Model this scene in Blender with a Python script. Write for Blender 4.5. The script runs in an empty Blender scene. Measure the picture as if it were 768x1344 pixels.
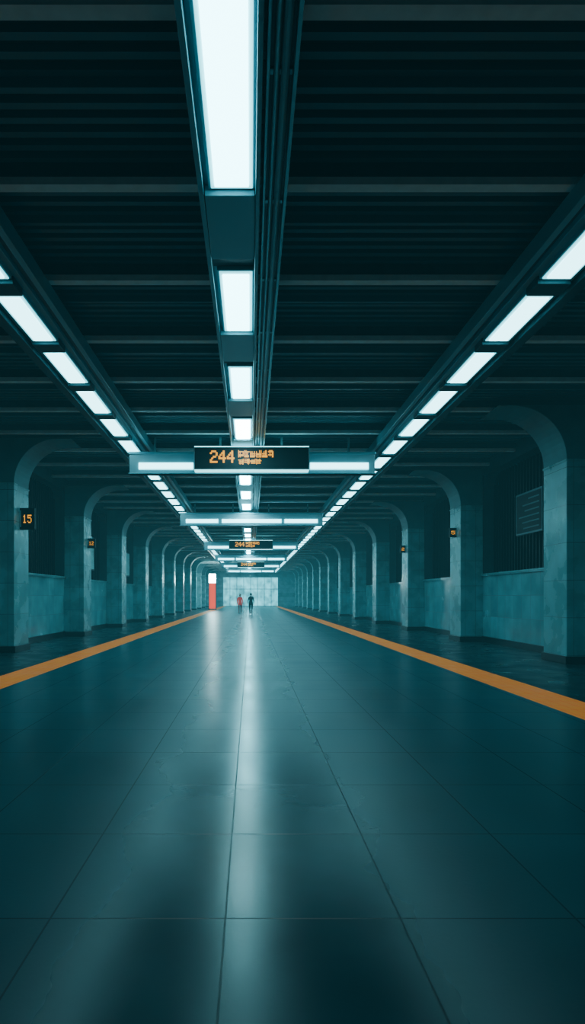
import bpy, bmesh, math, random
from mathutils import Vector
K=1.4           # metres per design unit
H=1.1           # eye height in design units
END=76.0; BACK=-4.0
XR,XL=5.75,-5.25      # walls
CR,CL=5.2,-4.7        # column inner faces
scene=bpy.context.scene

# ---------------------------------------------------------------- materials
def mat(name,col,rough=.5,metal=0,emit=None,es=0,spec=.5,noise=0,nscale=3,bump=0):
    m=bpy.data.materials.new(name); m.use_nodes=True
    nt=m.node_tree; b=nt.nodes['Principled BSDF']
    b.inputs['Base Color'].default_value=(*col,1)
    b.inputs['Roughness'].default_value=rough
    b.inputs['Metallic'].default_value=metal
    b.inputs['Specular IOR Level'].default_value=spec
    if emit:
        b.inputs['Emission Color'].default_value=(*emit,1)
        b.inputs['Emission Strength'].default_value=es
    if noise or bump:
        g=nt.nodes.new('ShaderNodeNewGeometry')
        n=nt.nodes.new('ShaderNodeTexNoise'); n.inputs['Scale'].default_value=nscale; n.inputs['Detail'].default_value=5
        nt.links.new(g.outputs['Position'],n.inputs['Vector'])
        if noise:
            mx=nt.nodes.new('ShaderNodeMix'); mx.data_type='RGBA'
            mx.inputs[6].default_value=tuple(c*(1-noise) for c in col)+(1,)
            mx.inputs[7].default_value=tuple(min(1,c*(1+noise)) for c in col)+(1,)
            nt.links.new(n.outputs['Fac'],mx.inputs[0]); nt.links.new(mx.outputs[2],b.inputs['Base Color'])
            if emit and noise>.4:
                ml=nt.nodes.new('ShaderNodeMapRange'); ml.inputs['From Min'].default_value=.35; ml.inputs['From Max'].default_value=.65
                ml.inputs['To Min'].default_value=es*.45; ml.inputs['To Max'].default_value=es*1.4
                nt.links.new(n.outputs['Fac'],ml.inputs['Value']); nt.links.new(ml.outputs[0],b.inputs['Emission Strength'])
        if bump:
            bp=nt.nodes.new('ShaderNodeBump'); bp.inputs['Strength'].default_value=bump; bp.inputs['Distance'].default_value=.01
            nt.links.new(n.outputs['Fac'],bp.inputs['Height']); nt.links.new(bp.outputs['Normal'],b.inputs['Normal'])
    return m

def seam_node(nt,coord,pitch,off,width):
    """returns socket = 1 on a seam"""
    a=nt.nodes.new('ShaderNodeMath'); a.operation='SUBTRACT'; nt.links.new(coord,a.inputs[0]); a.inputs[1].default_value=off-pitch*500
    d=nt.nodes.new('ShaderNodeMath'); d.operation='DIVIDE'; nt.links.new(a.outputs[0],d.inputs[0]); d.inputs[1].default_value=pitch
    f=nt.nodes.new('ShaderNodeMath'); f.operation='FRACT'; nt.links.new(d.outputs[0],f.inputs[0])
    c=nt.nodes.new('ShaderNodeMath'); c.operation='LESS_THAN'; nt.links.new(f.outputs[0],c.inputs[0]); c.inputs[1].default_value=width/pitch
    return c.outputs[0],d.outputs[0]

def tiled(name,col,seamcol,rough,axes,noise=.25,nscale=1.5,rvar=.12,vary=.15,bumpseam=.4,spec=.5,emit=None,es=0,grain=.25,wear=0):
    """axes: list of (axis, pitch, offset, width); wear: extra roughness away from the well-trodden centre line"""
    m=bpy.data.materials.new(name); m.use_nodes=True
    nt=m.node_tree; b=nt.nodes['Principled BSDF']; L=nt.links
    b.inputs['Specular IOR Level'].default_value=spec
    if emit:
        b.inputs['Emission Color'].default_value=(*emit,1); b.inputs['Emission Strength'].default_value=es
    g=nt.nodes.new('ShaderNodeNewGeometry'); s=nt.nodes.new('ShaderNodeSeparateXYZ'); L.new(g.outputs['Position'],s.inputs[0])
    socks=[]; cells=[]
    for ax,p,o,w in axes:
        a,d=seam_node(nt,s.outputs['XYZ'.index(ax)],p*K,o*K,w*K); socks.append(a)
        fl=nt.nodes.new('ShaderNodeMath'); fl.operation='FLOOR'; L.new(d,fl.inputs[0]); cells.append(fl.outputs[0])
    seam=socks[0]
    for k in socks[1:]:
        mm=nt.nodes.new('ShaderNodeMath'); mm.operation='MAXIMUM'; L.new(seam,mm.inputs[0]); L.new(k,mm.inputs[1]); seam=mm.outputs[0]
    cb=nt.nodes.new('ShaderNodeCombineXYZ')
    for i,c in enumerate(cells[:3]): L.new(c,cb.inputs[i])
    wn=nt.nodes.new('ShaderNodeTexWhiteNoise'); wn.noise_dimensions='3D'; L.new(cb.outputs[0],wn.inputs['Vector'])
    n=nt.nodes.new('ShaderNodeTexNoise'); n.inputs['Scale'].default_value=nscale; n.inputs['Detail'].default_value=4; L.new(g.outputs['Position'],n.inputs['Vector'])
    m1=nt.nodes.new('ShaderNodeMapRange'); L.new(n.outputs['Fac'],m1.inputs['Value']); m1.inputs['From Min'].default_value=.3; m1.inputs['From Max'].default_value=.7
    m1.inputs['To Min'].default_value=1-noise; m1.inputs['To Max'].default_value=1+noise
    m2=nt.nodes.new('ShaderNodeMapRange'); L.new(wn.outputs['Value'],m2.inputs['Value']); m2.inputs['To Min'].default_value=1-vary; m2.inputs['To Max'].default_value=1+vary
    mu=nt.nodes.new('ShaderNodeMath'); mu.operation='MULTIPLY'; L.new(m1.outputs[0],mu.inputs[0]); L.new(m2.outputs[0],mu.inputs[1])
    vm=nt.nodes.new('ShaderNodeVectorMath'); vm.operation='SCALE'; vm.inputs[0].default_value=col; L.new(mu.outputs[0],vm.inputs['Scale'])
    mx=nt.nodes.new('ShaderNodeMix'); mx.data_type='RGBA'; L.new(seam,mx.inputs[0]); L.new(vm.outputs[0],mx.inputs[6]); mx.inputs[7].default_value=(*seamcol,1)
    L.new(mx.outputs[2],b.inputs['Base Color'])
    r=nt.nodes.new('ShaderNodeMapRange'); L.new(n.outputs['Fac'],r.inputs['Value']); r.inputs['From Min'].default_value=.3; r.inputs['From Max'].default_value=.7
    r.inputs['To Min'].default_value=max(.03,rough-rvar); r.inputs['To Max'].default_value=rough+rvar
    ra=nt.nodes.new('ShaderNodeMath'); ra.operation='MULTIPLY_ADD'; L.new(seam,ra.inputs[0]); ra.inputs[1].default_value=.2; L.new(r.outputs[0],ra.inputs[2])
    rs=ra.outputs[0]
    if wear:
        ab=nt.nodes.new('ShaderNodeMath'); ab.operation='ABSOLUTE'; L.new(s.outputs['X'],ab.inputs[0])
        wr=nt.nodes.new('ShaderNodeMapRange'); wr.interpolation_type='SMOOTHSTEP'; L.new(ab.outputs[0],wr.inputs['Value'])
        wr.inputs['From Min'].default_value=.2*K; wr.inputs['From Max'].default_value=.8*K; wr.inputs['To Min'].default_value=0; wr.inputs['To Max'].default_value=wear
        ad=nt.nodes.new('ShaderNodeMath'); ad.operation='ADD'; L.new(rs,ad.inputs[0]); L.new(wr.outputs[0],ad.inputs[1]); rs=ad.outputs[0]
    L.new(rs,b.inputs['Roughness'])
    n2=nt.nodes.new('ShaderNodeTexNoise'); n2.inputs['Scale'].default_value=35; n2.inputs['Detail'].default_value=3; L.new(g.outputs['Position'],n2.inputs['Vector'])
    hb=nt.nodes.new('ShaderNodeMath'); hb.operation='MULTIPLY_ADD'; L.new(seam,hb.inputs[0]); hb.inputs[1].default_value=-1; 
    h2=nt.nodes.new('ShaderNodeMath'); h2.operation='MULTIPLY'; L.new(n2.outputs['Fac'],h2.inputs[0]); h2.inputs[1].default_value=grain; L.new(h2.outputs[0],hb.inputs[2])
    bp=nt.nodes.new('ShaderNodeBump'); bp.inputs['Strength'].default_value=bumpseam; bp.inputs['Distance'].default_value=.004
    L.new(hb.outputs[0],bp.inputs['Height']); L.new(bp.outputs['Normal'],b.inputs['Normal'])
    return m

LC=(.34,.90,1.0)
M_floor=tiled('polished_stone_floor',(.011,.084,.110),(.004,.034,.044),.225,[('X',.60,-.09,.007),('Y',.75,2.1,.007)],noise=.22,nscale=.8,rvar=.035,vary=.08,bumpseam=.25,spec=.45,wear=.09,grain=.4)
M_edge=tiled('platform_edge_stone',(.006,.032,.042),(.002,.01,.014),.35,[('X',.6,-.09,.008),('Y',.75,2.1,.008)],noise=.3,bumpseam=.2,spec=.3)
M_orange=tiled('tactile_orange_paving',(1.0,.25,.012),(.6,.12,.008),.5,[('X',.125,3.05,.008),('Y',.25,0,.01)],noise=.12,vary=.08,emit=(1,.27,.02),es=.22)  # strips are no lamp; added emission keeps the orange bright under teal light
M_col=tiled('column_glazed_panel',(.145,.39,.43),(.04,.11,.12),.28,[('Z',.62,.14,.008),('X',.26,.11,.006)],noise=.25,vary=.07,rvar=.08)
M_arch=mat('arch_painted_plaster',(.06,.20,.23),.55,noise=.25,nscale=2)
M_wall=tiled('wall_glazed_tile',(.15,.40,.45),(.05,.13,.15),.20,[('Z',.5,.14,.008),('Y',.42,0,.008)],noise=.2,vary=.14,rvar=.08)
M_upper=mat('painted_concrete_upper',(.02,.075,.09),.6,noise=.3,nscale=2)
M_black=mat('black_skirting',(.004,.012,.015),.35)
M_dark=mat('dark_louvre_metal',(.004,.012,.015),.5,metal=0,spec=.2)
M_ceil=mat('ceiling_sheet_dark',(.02,.10,.12),.7,noise=.3,nscale=4)
M_slat=mat('ceiling_slat_dark',(.05,.21,.26),.5,metal=.1)
M_beam=mat('ceiling_beam_painted',(.68,.88,.88),.5,noise=.2,nscale=6)
M_hous=mat('light_housing_enamel',(.16,.43,.51),.35,metal=.2)
M_hdark=mat('light_housing_dark',(.03,.10,.125),.4,metal=.2)
M_steel=mat('brushed_steel_track',(.22,.42,.47),.3,metal=.8)
M_tubeC=mat('fluorescent_diffuser_bright',(.8,.9,.9),.4,emit=LC,es=36)
M_tubeN=mat('fluorescent_diffuser_near_dim',(.8,.9,.9),.4,emit=LC,es=12)  # near centre lamps set dimmer to keep the foreground floor dark
M_tube=mat('fluorescent_diffuser',(.8,.9,.9),.4,emit=LC,es=6.5)
M_tubesoft=mat('diffuser_edge_glow',(.6,.8,.85),.4,emit=(.15,.75,.88),es=2.6)
M_bar=mat('sign_bar_enamel',(.26,.44,.50),.4,noise=.1)
M_sign=mat('sign_face_black',(.006,.02,.024),.55,spec=.2)
M_led=mat('amber_led',(.5,.15,.01),.4,emit=(1.0,.38,.0),es=1.5)
M_edgeglow=mat('sign_edge_light',(.5,.8,.85),.4,emit=(.3,.92,1),es=2.6)
M_poster=mat('poster_paper_teal',(.30,.65,.70),.5,noise=.5,nscale=4)
M_text=mat('sign_lettering_pale',(.05,.13,.15),.5)
M_red=mat('red_lightbox',(.6,.03,.02),.4,emit=(1,.05,.01),es=1.5)
M_white=mat('white_lightbox',(.8,.9,.9),.4,emit=(.6,1,1),es=70)
M_endglow=mat('far_end_glow',(.1,.3,.33),.3,emit=(.13,.72,.82),es=1.7,noise=.5,nscale=.9)  # added glow standing in for the bright, hazy far end

# ---------------------------------------------------------------- mesh builder
class B:
    def __init__(s): s.bm=bmesh.new(); s.m=[]
    def mi(s,m):
        if m not in s.m: s.m.append(m)
        return s.m.index(m)
    def box(s,x0,x1,y0,y1,z0,z1,m):
        i=s.mi(m)
        v=[s.bm.verts.new((x*K,y*K,z*K)) for x in (x0,x1) for y in (y0,y1) for z in (z0,z1)]
        for f in ((0,1,3,2),(4,6,7,5),(0,4,5,1),(2,3,7,6),(0,2,6,4),(1,5,7,3)):
            s.bm.faces.new([v[k] for k in f]).material_index=i
    def prism(s,pts,a0,a1,m,axis='Y'):
        i=s.mi(m)
        def P(p,a): return (p[0]*K,a*K,p[1]*K) if axis=='Y' else (a*K,p[0]*K,p[1]*K)
        A=[s.bm.verts.new(P(p,a0)) for p in pts]; C=[s.bm.verts.new(P(p,a1)) for p in pts]
        n=len(pts)
        s.bm.faces.new(A).material_index=i; s.bm.faces.new(C[::-1]).material_index=i
        for k in range(n): s.bm.faces.new([A[k],C[k],C[(k+1)%n],A[(k+1)%n]]).material_index=i
    def cyl(s,x,z,r,y0,y1,m,n=10):
        s.prism([(x+r*math.cos(2*math.pi*k/n),z+r*math.sin(2*math.pi*k/n)) for k in range(n)],y0,y1,m)
    def done(s,name,bevel=0,parent=None,seg=2):
        bmesh.ops.recalc_face_normals(s.bm,faces=s.bm.faces)
        me=bpy.data.meshes.new(name); s.bm.to_mesh(me); s.bm.free()
        for m in s.m: me.materials.append(m)
        o=bpy.data.objects.new(name,me); scene.collection.objects.link(o)
        if bevel:
            b=o.modifiers.new('bevel','BEVEL'); b.width=bevel*K; b.segments=seg; b.limit_method='ANGLE'; b.angle_limit=math.radians(40)
        if parent: o.parent=parent
        return o
def empty(name,loc=(0,0,0)):
    e=bpy.data.objects.new(name,None); e.location=[c*K for c in loc]; e.empty_display_size=.2; scene.collection.objects.link(e); return e

# ---------------------------------------------------------------- room shell
b=B(); b.box(-3.0,3.0,BACK,END,-.2,0,M_floor)
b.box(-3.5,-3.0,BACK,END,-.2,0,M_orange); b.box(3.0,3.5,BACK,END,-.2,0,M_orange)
b.box(XL-.6,-3.5,BACK,END,-.2,0,M_edge); b.box(3.5,XR+.6,BACK,END,-.2,0,M_edge)
b.done('floor')
ZC=4.50
b=B(); b.box(XL-.6,XR+.6,BACK,END,ZC,ZC+.15,M_ceil)
y=BACK+.1
while y<42:
    b.box(XL+.02,XR-.02,y,y+.055,ZC-.05,ZC,M_slat); y+=.13
# transverse ceiling beams: pale bottom flange on a dark web
k=-4
while 3.33+1.43*k<END-.5:
    yy=3.33+1.43*k
    b.box(XL+.01,XR-.01,yy-.045,yy+.045,4.27,4.33,M_beam)
    b.box(XL+.01,XR-.01,yy-.02,yy+.02,4.33,ZC,M_ceil)
    b.box(XL+.01,XR-.01,yy+.62,yy+.66,4.38,ZC,M_slat)
    k+=1
b.done('ceiling')

COLD=.8; SP=5.1
def colstarts(first_far):
    f=first_far
    while f-SP>BACK+.9: f-=SP
    out=[]
    while f<END-1: out.append(f); f+=SP
    return out
def wall(name,xw,s,fars):
    b=B()
    th=.6*s
    b.box(xw,xw+th,BACK,END,0,1.62,M_wall)
    b.box(xw-.05*s,xw+th,BACK,END,1.62,1.68,M_wall)
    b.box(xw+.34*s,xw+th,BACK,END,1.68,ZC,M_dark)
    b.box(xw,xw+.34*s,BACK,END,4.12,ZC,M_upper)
    y=BACK+.1
    while y<48:
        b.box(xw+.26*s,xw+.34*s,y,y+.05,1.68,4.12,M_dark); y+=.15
    for f in fars:
        y0,y1=f,f+SP-COLD
        r=.45; zt=4.12
        for yc,sg in ((y0,1),(y1,-1)):
            if yc<BACK or yc>END: continue
            pts=[(yc,zt)]
            pts+= [(yc+sg*(r-r*math.sin(a)),zt-(r-r*math.cos(a))) for a in [math.pi/2*t/8 for t in range(9)]]
            b.prism(pts,xw+.02*s,xw+.3*s,M_upper,axis='X')
        b.box(xw,xw+.34*s,f-COLD,f,1.68,4.12,M_upper)
    return b.done(name)
FR=colstarts(10.9); FL=colstarts(13.0)
wall('wall_right',XR,1,FR); wall('wall_left',XL,-1,FL)

def columns(xin,xw,s,fars):
    first=None
    for f in fars:
        if first is None:
            b=B(); r=.87; zs=3.38; zt=zs+r
            b.box(min(xin,xw),max(xin,xw),-COLD,0,0,zs-.02,M_col)
            pts=[(xin,zs-.02),(xin,zs)]
            pts+=[(xin-s*(r-r*math.cos(a)),zs+r*math.sin(a)) for a in [math.pi/2*t/14 for t in range(1,15)]]
            pts+=[(xin-s*(r+.25),zt),(xin-s*(r+.25),zt+.02),(xw,zt+.02),(xw,zs-.02)]
            b.prism(pts,-COLD,0,M_arch)
            b.box(xin-.012*s,xw,-COLD-.012,.012,zs-.04,zs,M_col)
            b.box(xin-.03*s,xw,-COLD-.03,.03,0,.13,M_black)
            first=b.done('arched_column',bevel=.03,seg=3); o=first
        else:
            o=bpy.data.objects.new('arched_column',first.data); scene.collection.objects.link(o)
            bv=o.modifiers.new('bevel','BEVEL'); bv.width=.03*K; bv.segments=3; bv.limit_method='ANGLE'; bv.angle_limit=math.radians(40)
        o.location=(0,f*K,0)
columns(CR,XR,1,FR); columns(CL,XL,-1,FL)
for nm,xw,s in (('baseboard_right',XR,1),('baseboard_left',XL,-1)):
    b=B(); b.box(xw-.03*s,xw,BACK,END,0,.14,M_black); b.done(nm)

b=B(); b.box(XL-.6,XR+.6,BACK-.3,BACK,0,ZC,M_upper); b.done('wall_back')
b=B(); b.box(XL-.6,XR+.6,END,END+.3,0,ZC,M_wall); b.done('wall_end')
b=B()
b.box(-3.4,3.4,END-.06,END-.02,.0,3.6,M_endglow)  # added self-lit panel in front of the end wall
for i in range(9):
    x=-3.4+i*.85; b.box(x-.03,x+.03,END-.1,END-.02,0,3.6,M_hous)
for z in (.0,2.1,3.56): b.box(-3.4,3.4,END-.1,END-.02,z,z+.06,M_hous)
b.done('end_glow_panel_1')

# ---------------------------------------------------------------- light rows
ZL=4.10; ZT=4.262
def lamp(b,xa,xb,y0,y1,z=ZL,mt=None):
    b.box(xa-.02,xb+.02,y0-.02,y1+.02,z+.005,z+.06,M_hous)
    b.box(xa,xb,y0,y1,z-.005,z+.02,M_tubesoft)
    b.box(xa+.028,xb-.028,y0+.035,y1-.035,z-.02,z,mt or M_tube)
b=B()
b.box(-.37,.06,BACK+.1,END-.5,ZL+.05,ZT,M_hous)
b.box(-.385,-.345,BACK+.1,END-.5,ZL-.02,ZT,M_hous); b.box(.035,.07,BACK+.1,END-.5,ZL-.02,ZT,M_hous)
segs=[(2.75,4.50)]+[(5.66+2.34*i,5.66+2.34*i+1.25) for i in range(29)]
for i,(a,c) in enumerate(segs):
    lamp(b,-.29,.015,a,c,mt=M_tubeC if a>10 else M_tubeN)
    nxt=segs[i+1][0] if i+1<len(segs) else c+1
    b.box(-.34,.03,c+.04,min(nxt,c+1.2)-.26,ZL-.03,ZL+.05,M_hous)
    b.box(-.34,.03,nxt-.24,nxt-.03,ZL+.035,ZL+.05,M_hdark)
b.done('fluorescent_light_row',bevel=.004,seg=1)
b=B()
b.box(.09,.27,BACK+.1,END-.5,4.16,ZT,M_hdark)
b.box(.09,.11,BACK+.1,END-.5,4.10,ZT,M_steel); b.box(.245,.27,BACK+.1,END-.5,4.08,ZT,M_steel)
b.cyl(.15,4.13,.018,BACK+.1,END-.5,M_steel); b.cyl(.20,4.12,.024,BACK+.1,END-.5,M_hous)
y=1.2
while y<40:
    b.box(.11,.245,y,y+.04,4.145,4.165,M_steel); y+=1.17
b.done('cable_track',bevel=.003,seg=1)
def side_row(xc,s):
    b=B()
    b.box(xc-.22,xc+.22,BACK+.1,END-.5,ZL+.05,ZT,M_hous)
    b.box(xc-s*.36-.03,xc-s*.36+.03,BACK+.1,END-.5,ZL+.0,ZT,M_hous)
    b.box(min(xc-s*.36,xc-s*.22),max(xc-s*.36,xc-s*.22),BACK+.1,END-.5,ZL+.1,ZT,M_hdark)
    b.box(min(xc+s*.22,xc+s*.34),max(xc+s*.22,xc+s*.34),BACK+.1,END-.5,ZL-.02,ZT,M_hdark)
    a=6.1-1.4*2
    while a<END-2:
        lamp(b,xc-.135,xc+.135,a,a+1.08)
        b.box(xc-.16,xc+.16,a+1.12,a+1.36,ZL-.03,ZL+.05,M_hdark)
        a+=1.4
    b.done('fluorescent_light_row',bevel=.004,seg=1)
side_row(2.88,1); side_row(-2.41,-1)

# ---------------------------------------------------------------- signs
G={'2':["01110","10001","00001","00110","01000","10000","11111"],
   '4':["00010","00110","01010","10010","11111","00010","00010"],
   '1':["00100","01100","00100","00100","00100","00100","01110"],
   '5':["11111","10000","11110","00001","00001","10001","01110"]}
def glyph(b,rows,x,z,px,pz,y,m,d=.01):
    for r,row in enumerate(rows):
        for c,ch in enumerate(row):
            if ch=='1': b.box(x+c*px,x+(c+.94)*px,y-d,y,z-(r+.94)*pz,z-r*pz,m)
def cjk(rng):
    g=[['0']*7 for _ in range(7)]
    for r in rng.sample((0,1,2,3,4,5,6),3):
        for c in range(rng.choice((0,0,1)),rng.choice((6,7))): g[r][c]='1'
    for c in rng.sample((0,2,4,5,6),3):
        for r in range(rng.choice((0,1)),rng.choice((6,7))): g[r][c]='1'
    return [''.join(r) for r in g]
def hanging_bar(y,withsign,seed=0,text='244'):
    rng=random.Random(seed)
    e=empty('hanging_information_sign' if withsign else 'hanging_light_bar',(0,y,3.76))
    oy=y
    def fin(b,n,bev=.008):
        o=b.done(n,bevel=bev); o.parent=e; o.matrix_parent_inverse=e.matrix_basis.inverted(); return o
    b=B(); b.box(-2.40,2.46,oy,oy+.16,3.54,3.98,M_bar); b.box(-2.42,2.48,oy-.02,oy+.18,3.93,3.98,M_hous)
    b.box(-2.42,2.48,oy-.02,oy+.18,3.54,3.56,M_hous)
    fin(b,'bar_housing')
    b=B()
    for x in (-1.9,-.6,.62,1.95): b.box(x-.02,x+.02,oy+.06,oy+.10,3.97,4.28,M_steel)
    fin(b,'hanger_rods',0)
    b=B()
    if withsign: tubes=[(-2.21,-1.13),(1.17,2.33)]
    else: tubes=[(-2.2,-1.1),(-.98,1.05),(1.15,2.28)]
    for a,c in tubes:
        b.box(a,c,oy-.05,oy-.0,3.62,3.76,M_tubesoft); b.box(a+.01,c-.01,oy-.062,oy-.05,3.635,3.745,M_tube)
    fin(b,'tube_lamps',.004)
    if withsign:
        b=B(); b.box(-1.09,1.13,oy-.22,oy-.02,3.585,4.02,M_sign)
        b.box(-1.10,1.14,oy-.225,oy-.02,4.02,4.04,M_edgeglow); b.box(-1.10,1.14,oy-.225,oy-.02,3.565,3.585,M_edgeglow)
        b.box(-1.105,-1.09,oy-.23,oy-.02,3.565,4.04,M_bar); b.box(1.13,1.145,oy-.23,oy-.02,3.565,4.04,M_bar)
        fin(b,'sign_box',.006)
        b=B(); yf=oy-.222
        x=-.79
        for ch in text:
            glyph(b,G[ch],x,3.95,.028,.034,yf,M_led); glyph(b,G[ch],x+.010,3.95,.028,.034,yf-.001,M_led); x+=.165
        x=-.24
        for i in range(6): glyph(b,cjk(rng),x,3.955,.0148,.0195,yf,M_led); x+=.116
        x=-.24
        for i in range(4): glyph(b,cjk(rng),x,3.79,.0148,.0155,yf,M_led); x+=.116
        fin(b,'led_lettering',0)
hanging_bar(12.15,True,3)
hanging_bar(20.9,False)
hanging_bar(31.8,True,9)
hanging_bar(41.5,False); hanging_bar(51,True,5); hanging_bar(61,False)

def blade(x_att,s,y,z0,z1,w,digits):
    b=B()
    xa,xb=(x_att,x_att+w*s)
    b.box(min(xa,xb),max(xa,xb),y,y+.09,z0,z1,M_sign)
    b.box(min(xa,xa+.03*s),max(xa,xa+.03*s),y-.03,y+.12,z0+.05,z1-.05,M_steel)
    n=len(digits); px=w*.66/(6*n); pz=(z1-z0)*.38/7
    x=min(xa,xb)+w*.2
    for ch in digits: glyph(b,G[ch],x,z1-(z1-z0)*.32,px,pz,y-.002,M_led); x+=6*px
    b.done('platform_number_sign',bevel=.006)
blade(CL,1,12.5,2.48,2.92,.30,'15')
blade(CL,1,17.7,2.52,2.80,.22,'12')
blade(CR,-1,15.5,2.62,2.85,.17,'5'); blade(CR,-1,20.6,2.6,2.84,.17,'2')

def board(x,s,y0,y1,z0,z1,mface,lines=True):
    b=B()
    b.box(min(x,x+.05*s),max(x,x+.05*s),y0,y1,z0,z1,M_hdark)
    b.box(min(x-.006*s,x),max(x-.006*s,x),y0+.04,y1-.04,z0+.04,z1-.04,mface)
    if lines:
        r=random.Random(int(y0*10)); z=z1-.14
        while z>z0+.12:
            b.box(min(x-.012*s,x-.006*s),max(x-.012*s,x-.006*s),y0+.12,y0+.12+(y1-y0-.24)*r.uniform(.45,1),z-.03,z,M_text); z-=.12
    for yy in (y0+.1,y1-.16):
        b.box(min(x+.05*s,x+.30*s),max(x+.05*s,x+.30*s),yy,yy+.05,(z0+z1)/2,(z0+z1)/2+.05,M_steel)
    b.done('wall_notice_board',bevel=.005)
board(XR+.0,1,12.1,13.3,2.42,3.3,M_sign)
board(XL,-1,19.6,20.6,2.0,3.1,M_poster,False)
board(XL,-1,25.2,26.6,2.0,3.0,M_poster,False)

e=empty('advertising_totem',(-3.35,54,0))
def totem_part(n,args,bev=.02):
    b=B()
    for a in args: b.box(*a)
    o=b.done(n,bevel=bev); o.parent=e
totem_part('base',[(-.36,.36,-.16,.16,0,.12,M_hdark)])
totem_part('red_panel',[(-.28,.28,-.10,.10,.12,2.35,M_red)])
totem_part('white_head',[(-.32,.32,-.12,.12,2.38,3.15,M_white)])
totem_part('frame',[(-.34,-.28,-.12,.12,.12,3.2,M_hdark),(.28,.34,-.12,.12,.12,3.2,M_hdark)],.005)

# ---------------------------------------------------------------- people
def skin_mesh(name,verts,edges,radii,root,levels=2):
    bm=bmesh.new(); lay=bm.verts.layers.skin.verify()
    vs=[]
    for i,(p,r) in enumerate(zip(verts,radii)):
        v=bm.verts.new(p); v[lay].radius=(r,r) if not isinstance(r,tuple) else r
        v[lay].use_root=(i==root); vs.append(v)
    for a,c in edges: bm.edges.new((vs[a],vs[c]))
    me=bpy.data.meshes.new(name); bm.to_mesh(me); bm.free()
    o=bpy.data.objects.new(name,me); scene.collection.objects.link(o)
    sk=o.modifiers.new('skin','SKIN'); sk.use_smooth_shade=True
    sd=o.modifiers.new('sub','SUBSURF'); sd.levels=levels; sd.render_levels=levels
    bpy.context.view_layer.update()
    ev=o.evaluated_get(bpy.context.evaluated_depsgraph_get())
    nm=bpy.data.meshes.new_from_object(ev); o.modifiers.clear(); o.data=nm
    for p in nm.polygons: p.use_smooth=True
    return o
def ball(name,c,sc,m,parent,cut=None):
    bm=bmesh.new(); bmesh.ops.create_uvsphere(bm,u_segments=20,v_segments=14,radius=1)
    if cut: bmesh.ops.delete(bm,geom=[v for v in bm.verts if cut(v.co)],context='VERTS')
    for v in bm.verts: v.co=Vector((v.co.x*sc[0]+c[0],v.co.y*sc[1]+c[1],v.co.z*sc[2]+c[2]))
    me=bpy.data.meshes.new(name); bm.to_mesh(me); bm.free(); me.materials.append(m)
    for p in me.polygons: p.use_smooth=True
    o=bpy.data.objects.new(name,me); scene.collection.objects.link(o); o.parent=parent; return o
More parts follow.
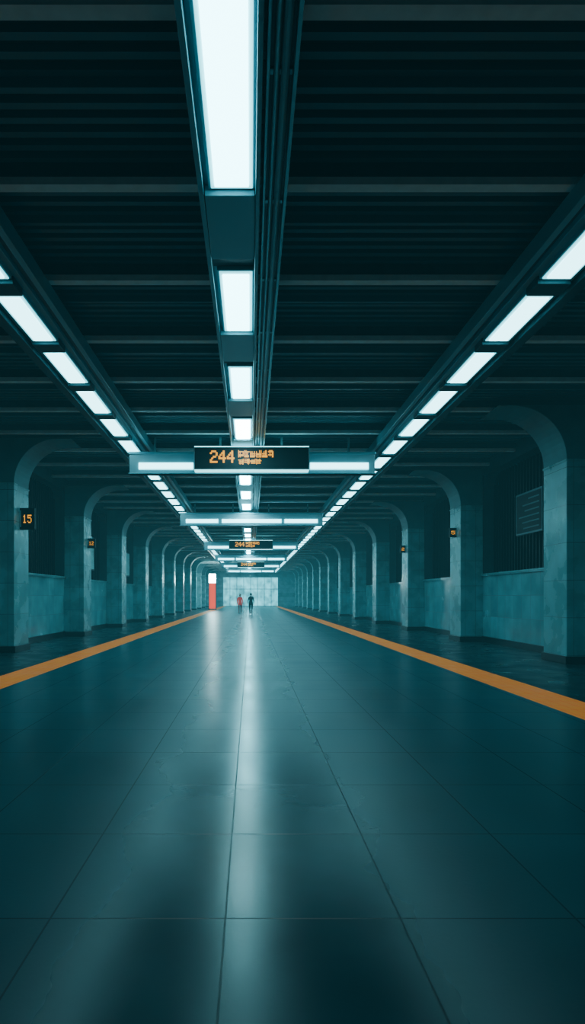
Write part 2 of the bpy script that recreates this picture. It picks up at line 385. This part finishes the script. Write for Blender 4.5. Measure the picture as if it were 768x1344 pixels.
def person(name,x,y,rot,top,legs,hair,height=1.0,coat=1.0,stride=.2):
    e=bpy.data.objects.new(name,None); scene.collection.objects.link(e)
    skin=mat(name+'_skin',(.6,.33,.24),.5); mt=mat(name+'_top',top,.8,noise=.15,nscale=20); ml=mat(name+'_trousers',legs,.8); ms=mat(name+'_shoes',(.01,.01,.012),.4); mh=mat(name+'_hair',hair,.5)
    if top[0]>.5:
        bs=mt.node_tree.nodes['Principled BSDF']; bs.inputs['Emission Color'].default_value=(1,.07,.05,1); bs.inputs['Emission Strength'].default_value=.22  # added glow on the coat so its red holds under teal lamps
    S=stride
    V=[(0,0,.95),(0,0,1.12),(0,.01,1.32),(0,.01,1.45),(0,0,1.54),
       (-.17,.01,1.41),(-.235,.03,1.14),(-.24,-.10,.93),(.17,.01,1.41),(.235,.05,1.14),(.24,.10,.93),
       (-.10,0,.88),(-.105,-S*.6,.49),(-.10,-S*.75,.09),(-.105,-S*.75-.15,.035),
       (.10,0,.88),(.105,S*.25,.49),(.10,S*1.1,.10),(.105,S*1.1-.14,.035),
       (-.10,-S*.75+.06,.035),(.10,S*1.1+.05,.04)]
    E=[(0,1),(1,2),(2,3),(3,4),(3,5),(5,6),(6,7),(3,8),(8,9),(9,10),(0,11),(11,12),(12,13),(13,14),(0,15),(15,16),(16,17),(17,18),(13,19),(17,20)]
    R=[(.16*coat,.12*coat),(.145,.105),(.17,.115),(.10,.085),.055,.07,.05,.034,.07,.05,.034,.095*coat,.062,.048,.038,.095*coat,.062,.048,.038,.038,.038]
    o=skin_mesh('body',V,E,R,0)
    o.data.materials.clear()
    for m in (mt,ml,ms,skin): o.data.materials.append(m)
    hem=.9 if coat<=1 else .80
    for p in o.data.polygons:
        c=p.center
        p.material_index=2 if c.z<.085 else (1 if c.z<hem and abs(c.x)<.21 else 0)
        if c.z>1.50: p.material_index=3
    o.parent=e
    hz=1.66
    ball('head',(0,-.005,hz),(.075,.092,.115),skin,e)
    ball('nose',(0,-.1,hz-.01),(.012,.018,.022),skin,e)
    for s in (-1,1):
        ball('ear',(s*.076,.005,hz-.005),(.012,.02,.03),skin,e)
        ball('eye',(s*.03,-.084,hz+.005),(.012,.01,.008),ms,e)
    ball('mouth',(0,-.088,hz-.05),(.025,.01,.006),mt,e)
    ball('hair',(0,.012,hz+.012),(.088,.1,.118),mh,e,cut=lambda c:(c.y<-.25 and c.z<.45) or c.z<-.55)
    for s,(hx,hy) in ((-1,(-.24,-.10)),(1,(.24,.10))):
        pv=[(hx,hy,.935),(hx,hy-.005,.86)]; pe=[(0,1)]; pr=[(.028,.028),(.036,.02)]
        h=skin_mesh('palm',pv,pe,pr,0,1); h.data.materials.append(skin); h.parent=e
        for k,(dy,l) in enumerate(((-.028,.075),(-.010,.085),(.009,.078),(.026,.06))):
            f=skin_mesh('finger',[(hx,hy+dy,.86),(hx-s*.006,hy+dy,.86-l*.55),(hx-s*.022,hy+dy,.86-l)],[(0,1),(1,2)],[.0095,.009,.0075],0,1)
            f.data.materials.append(skin); f.parent=e
        f=skin_mesh('thumb',[(hx,hy-.025,.90),(hx-s*.006,hy-.052,.87),(hx-s*.012,hy-.058,.835)],[(0,1),(1,2)],[.011,.0105,.0085],0,1)
        f.data.materials.append(skin); f.parent=e
    e.location=(x*K,y*K,0); e.rotation_euler=(0,0,rot); e.scale=(height,)*3
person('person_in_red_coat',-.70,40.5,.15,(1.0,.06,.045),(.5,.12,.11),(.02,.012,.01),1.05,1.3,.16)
person('person_in_dark_coat',.02,39.5,math.pi+.1,(.012,.016,.02),(.01,.012,.016),(.01,.008,.008),1.08,1.25,.22)

# ---------------------------------------------------------------- world + camera
w=bpy.data.worlds.new('station_haze'); scene.world=w; w.use_nodes=True
N=w.node_tree.nodes
N['Background'].inputs[0].default_value=(.01,.05,.06,1); N['Background'].inputs[1].default_value=.5
# thin luminous mist filling the hall uniformly: absorbs a little, glows a little
ab=N.new('ShaderNodeVolumeAbsorption'); ab.inputs['Color'].default_value=(.2,.5,.6,1); ab.inputs['Density'].default_value=.004
em=N.new('ShaderNodeEmission'); em.inputs['Color'].default_value=(.12,.68,.84,1); em.inputs['Strength'].default_value=.0015
ad=N.new('ShaderNodeAddShader'); w.node_tree.links.new(ab.outputs[0],ad.inputs[0]); w.node_tree.links.new(em.outputs[0],ad.inputs[1])
w.node_tree.links.new(ad.outputs[0],N['World Output'].inputs['Volume'])
cd=bpy.data.cameras.new('camera'); cam=bpy.data.objects.new('camera',cd); scene.collection.objects.link(cam)
cam.location=(0,0,H*K); cam.rotation_euler=(math.pi/2,0,0)
cd.sensor_fit='AUTO'; cd.sensor_width=36; cd.lens=36*806/1344
cd.shift_x=55/1344; cd.shift_y=112/1344
cd.clip_end=400
scene.camera=cam
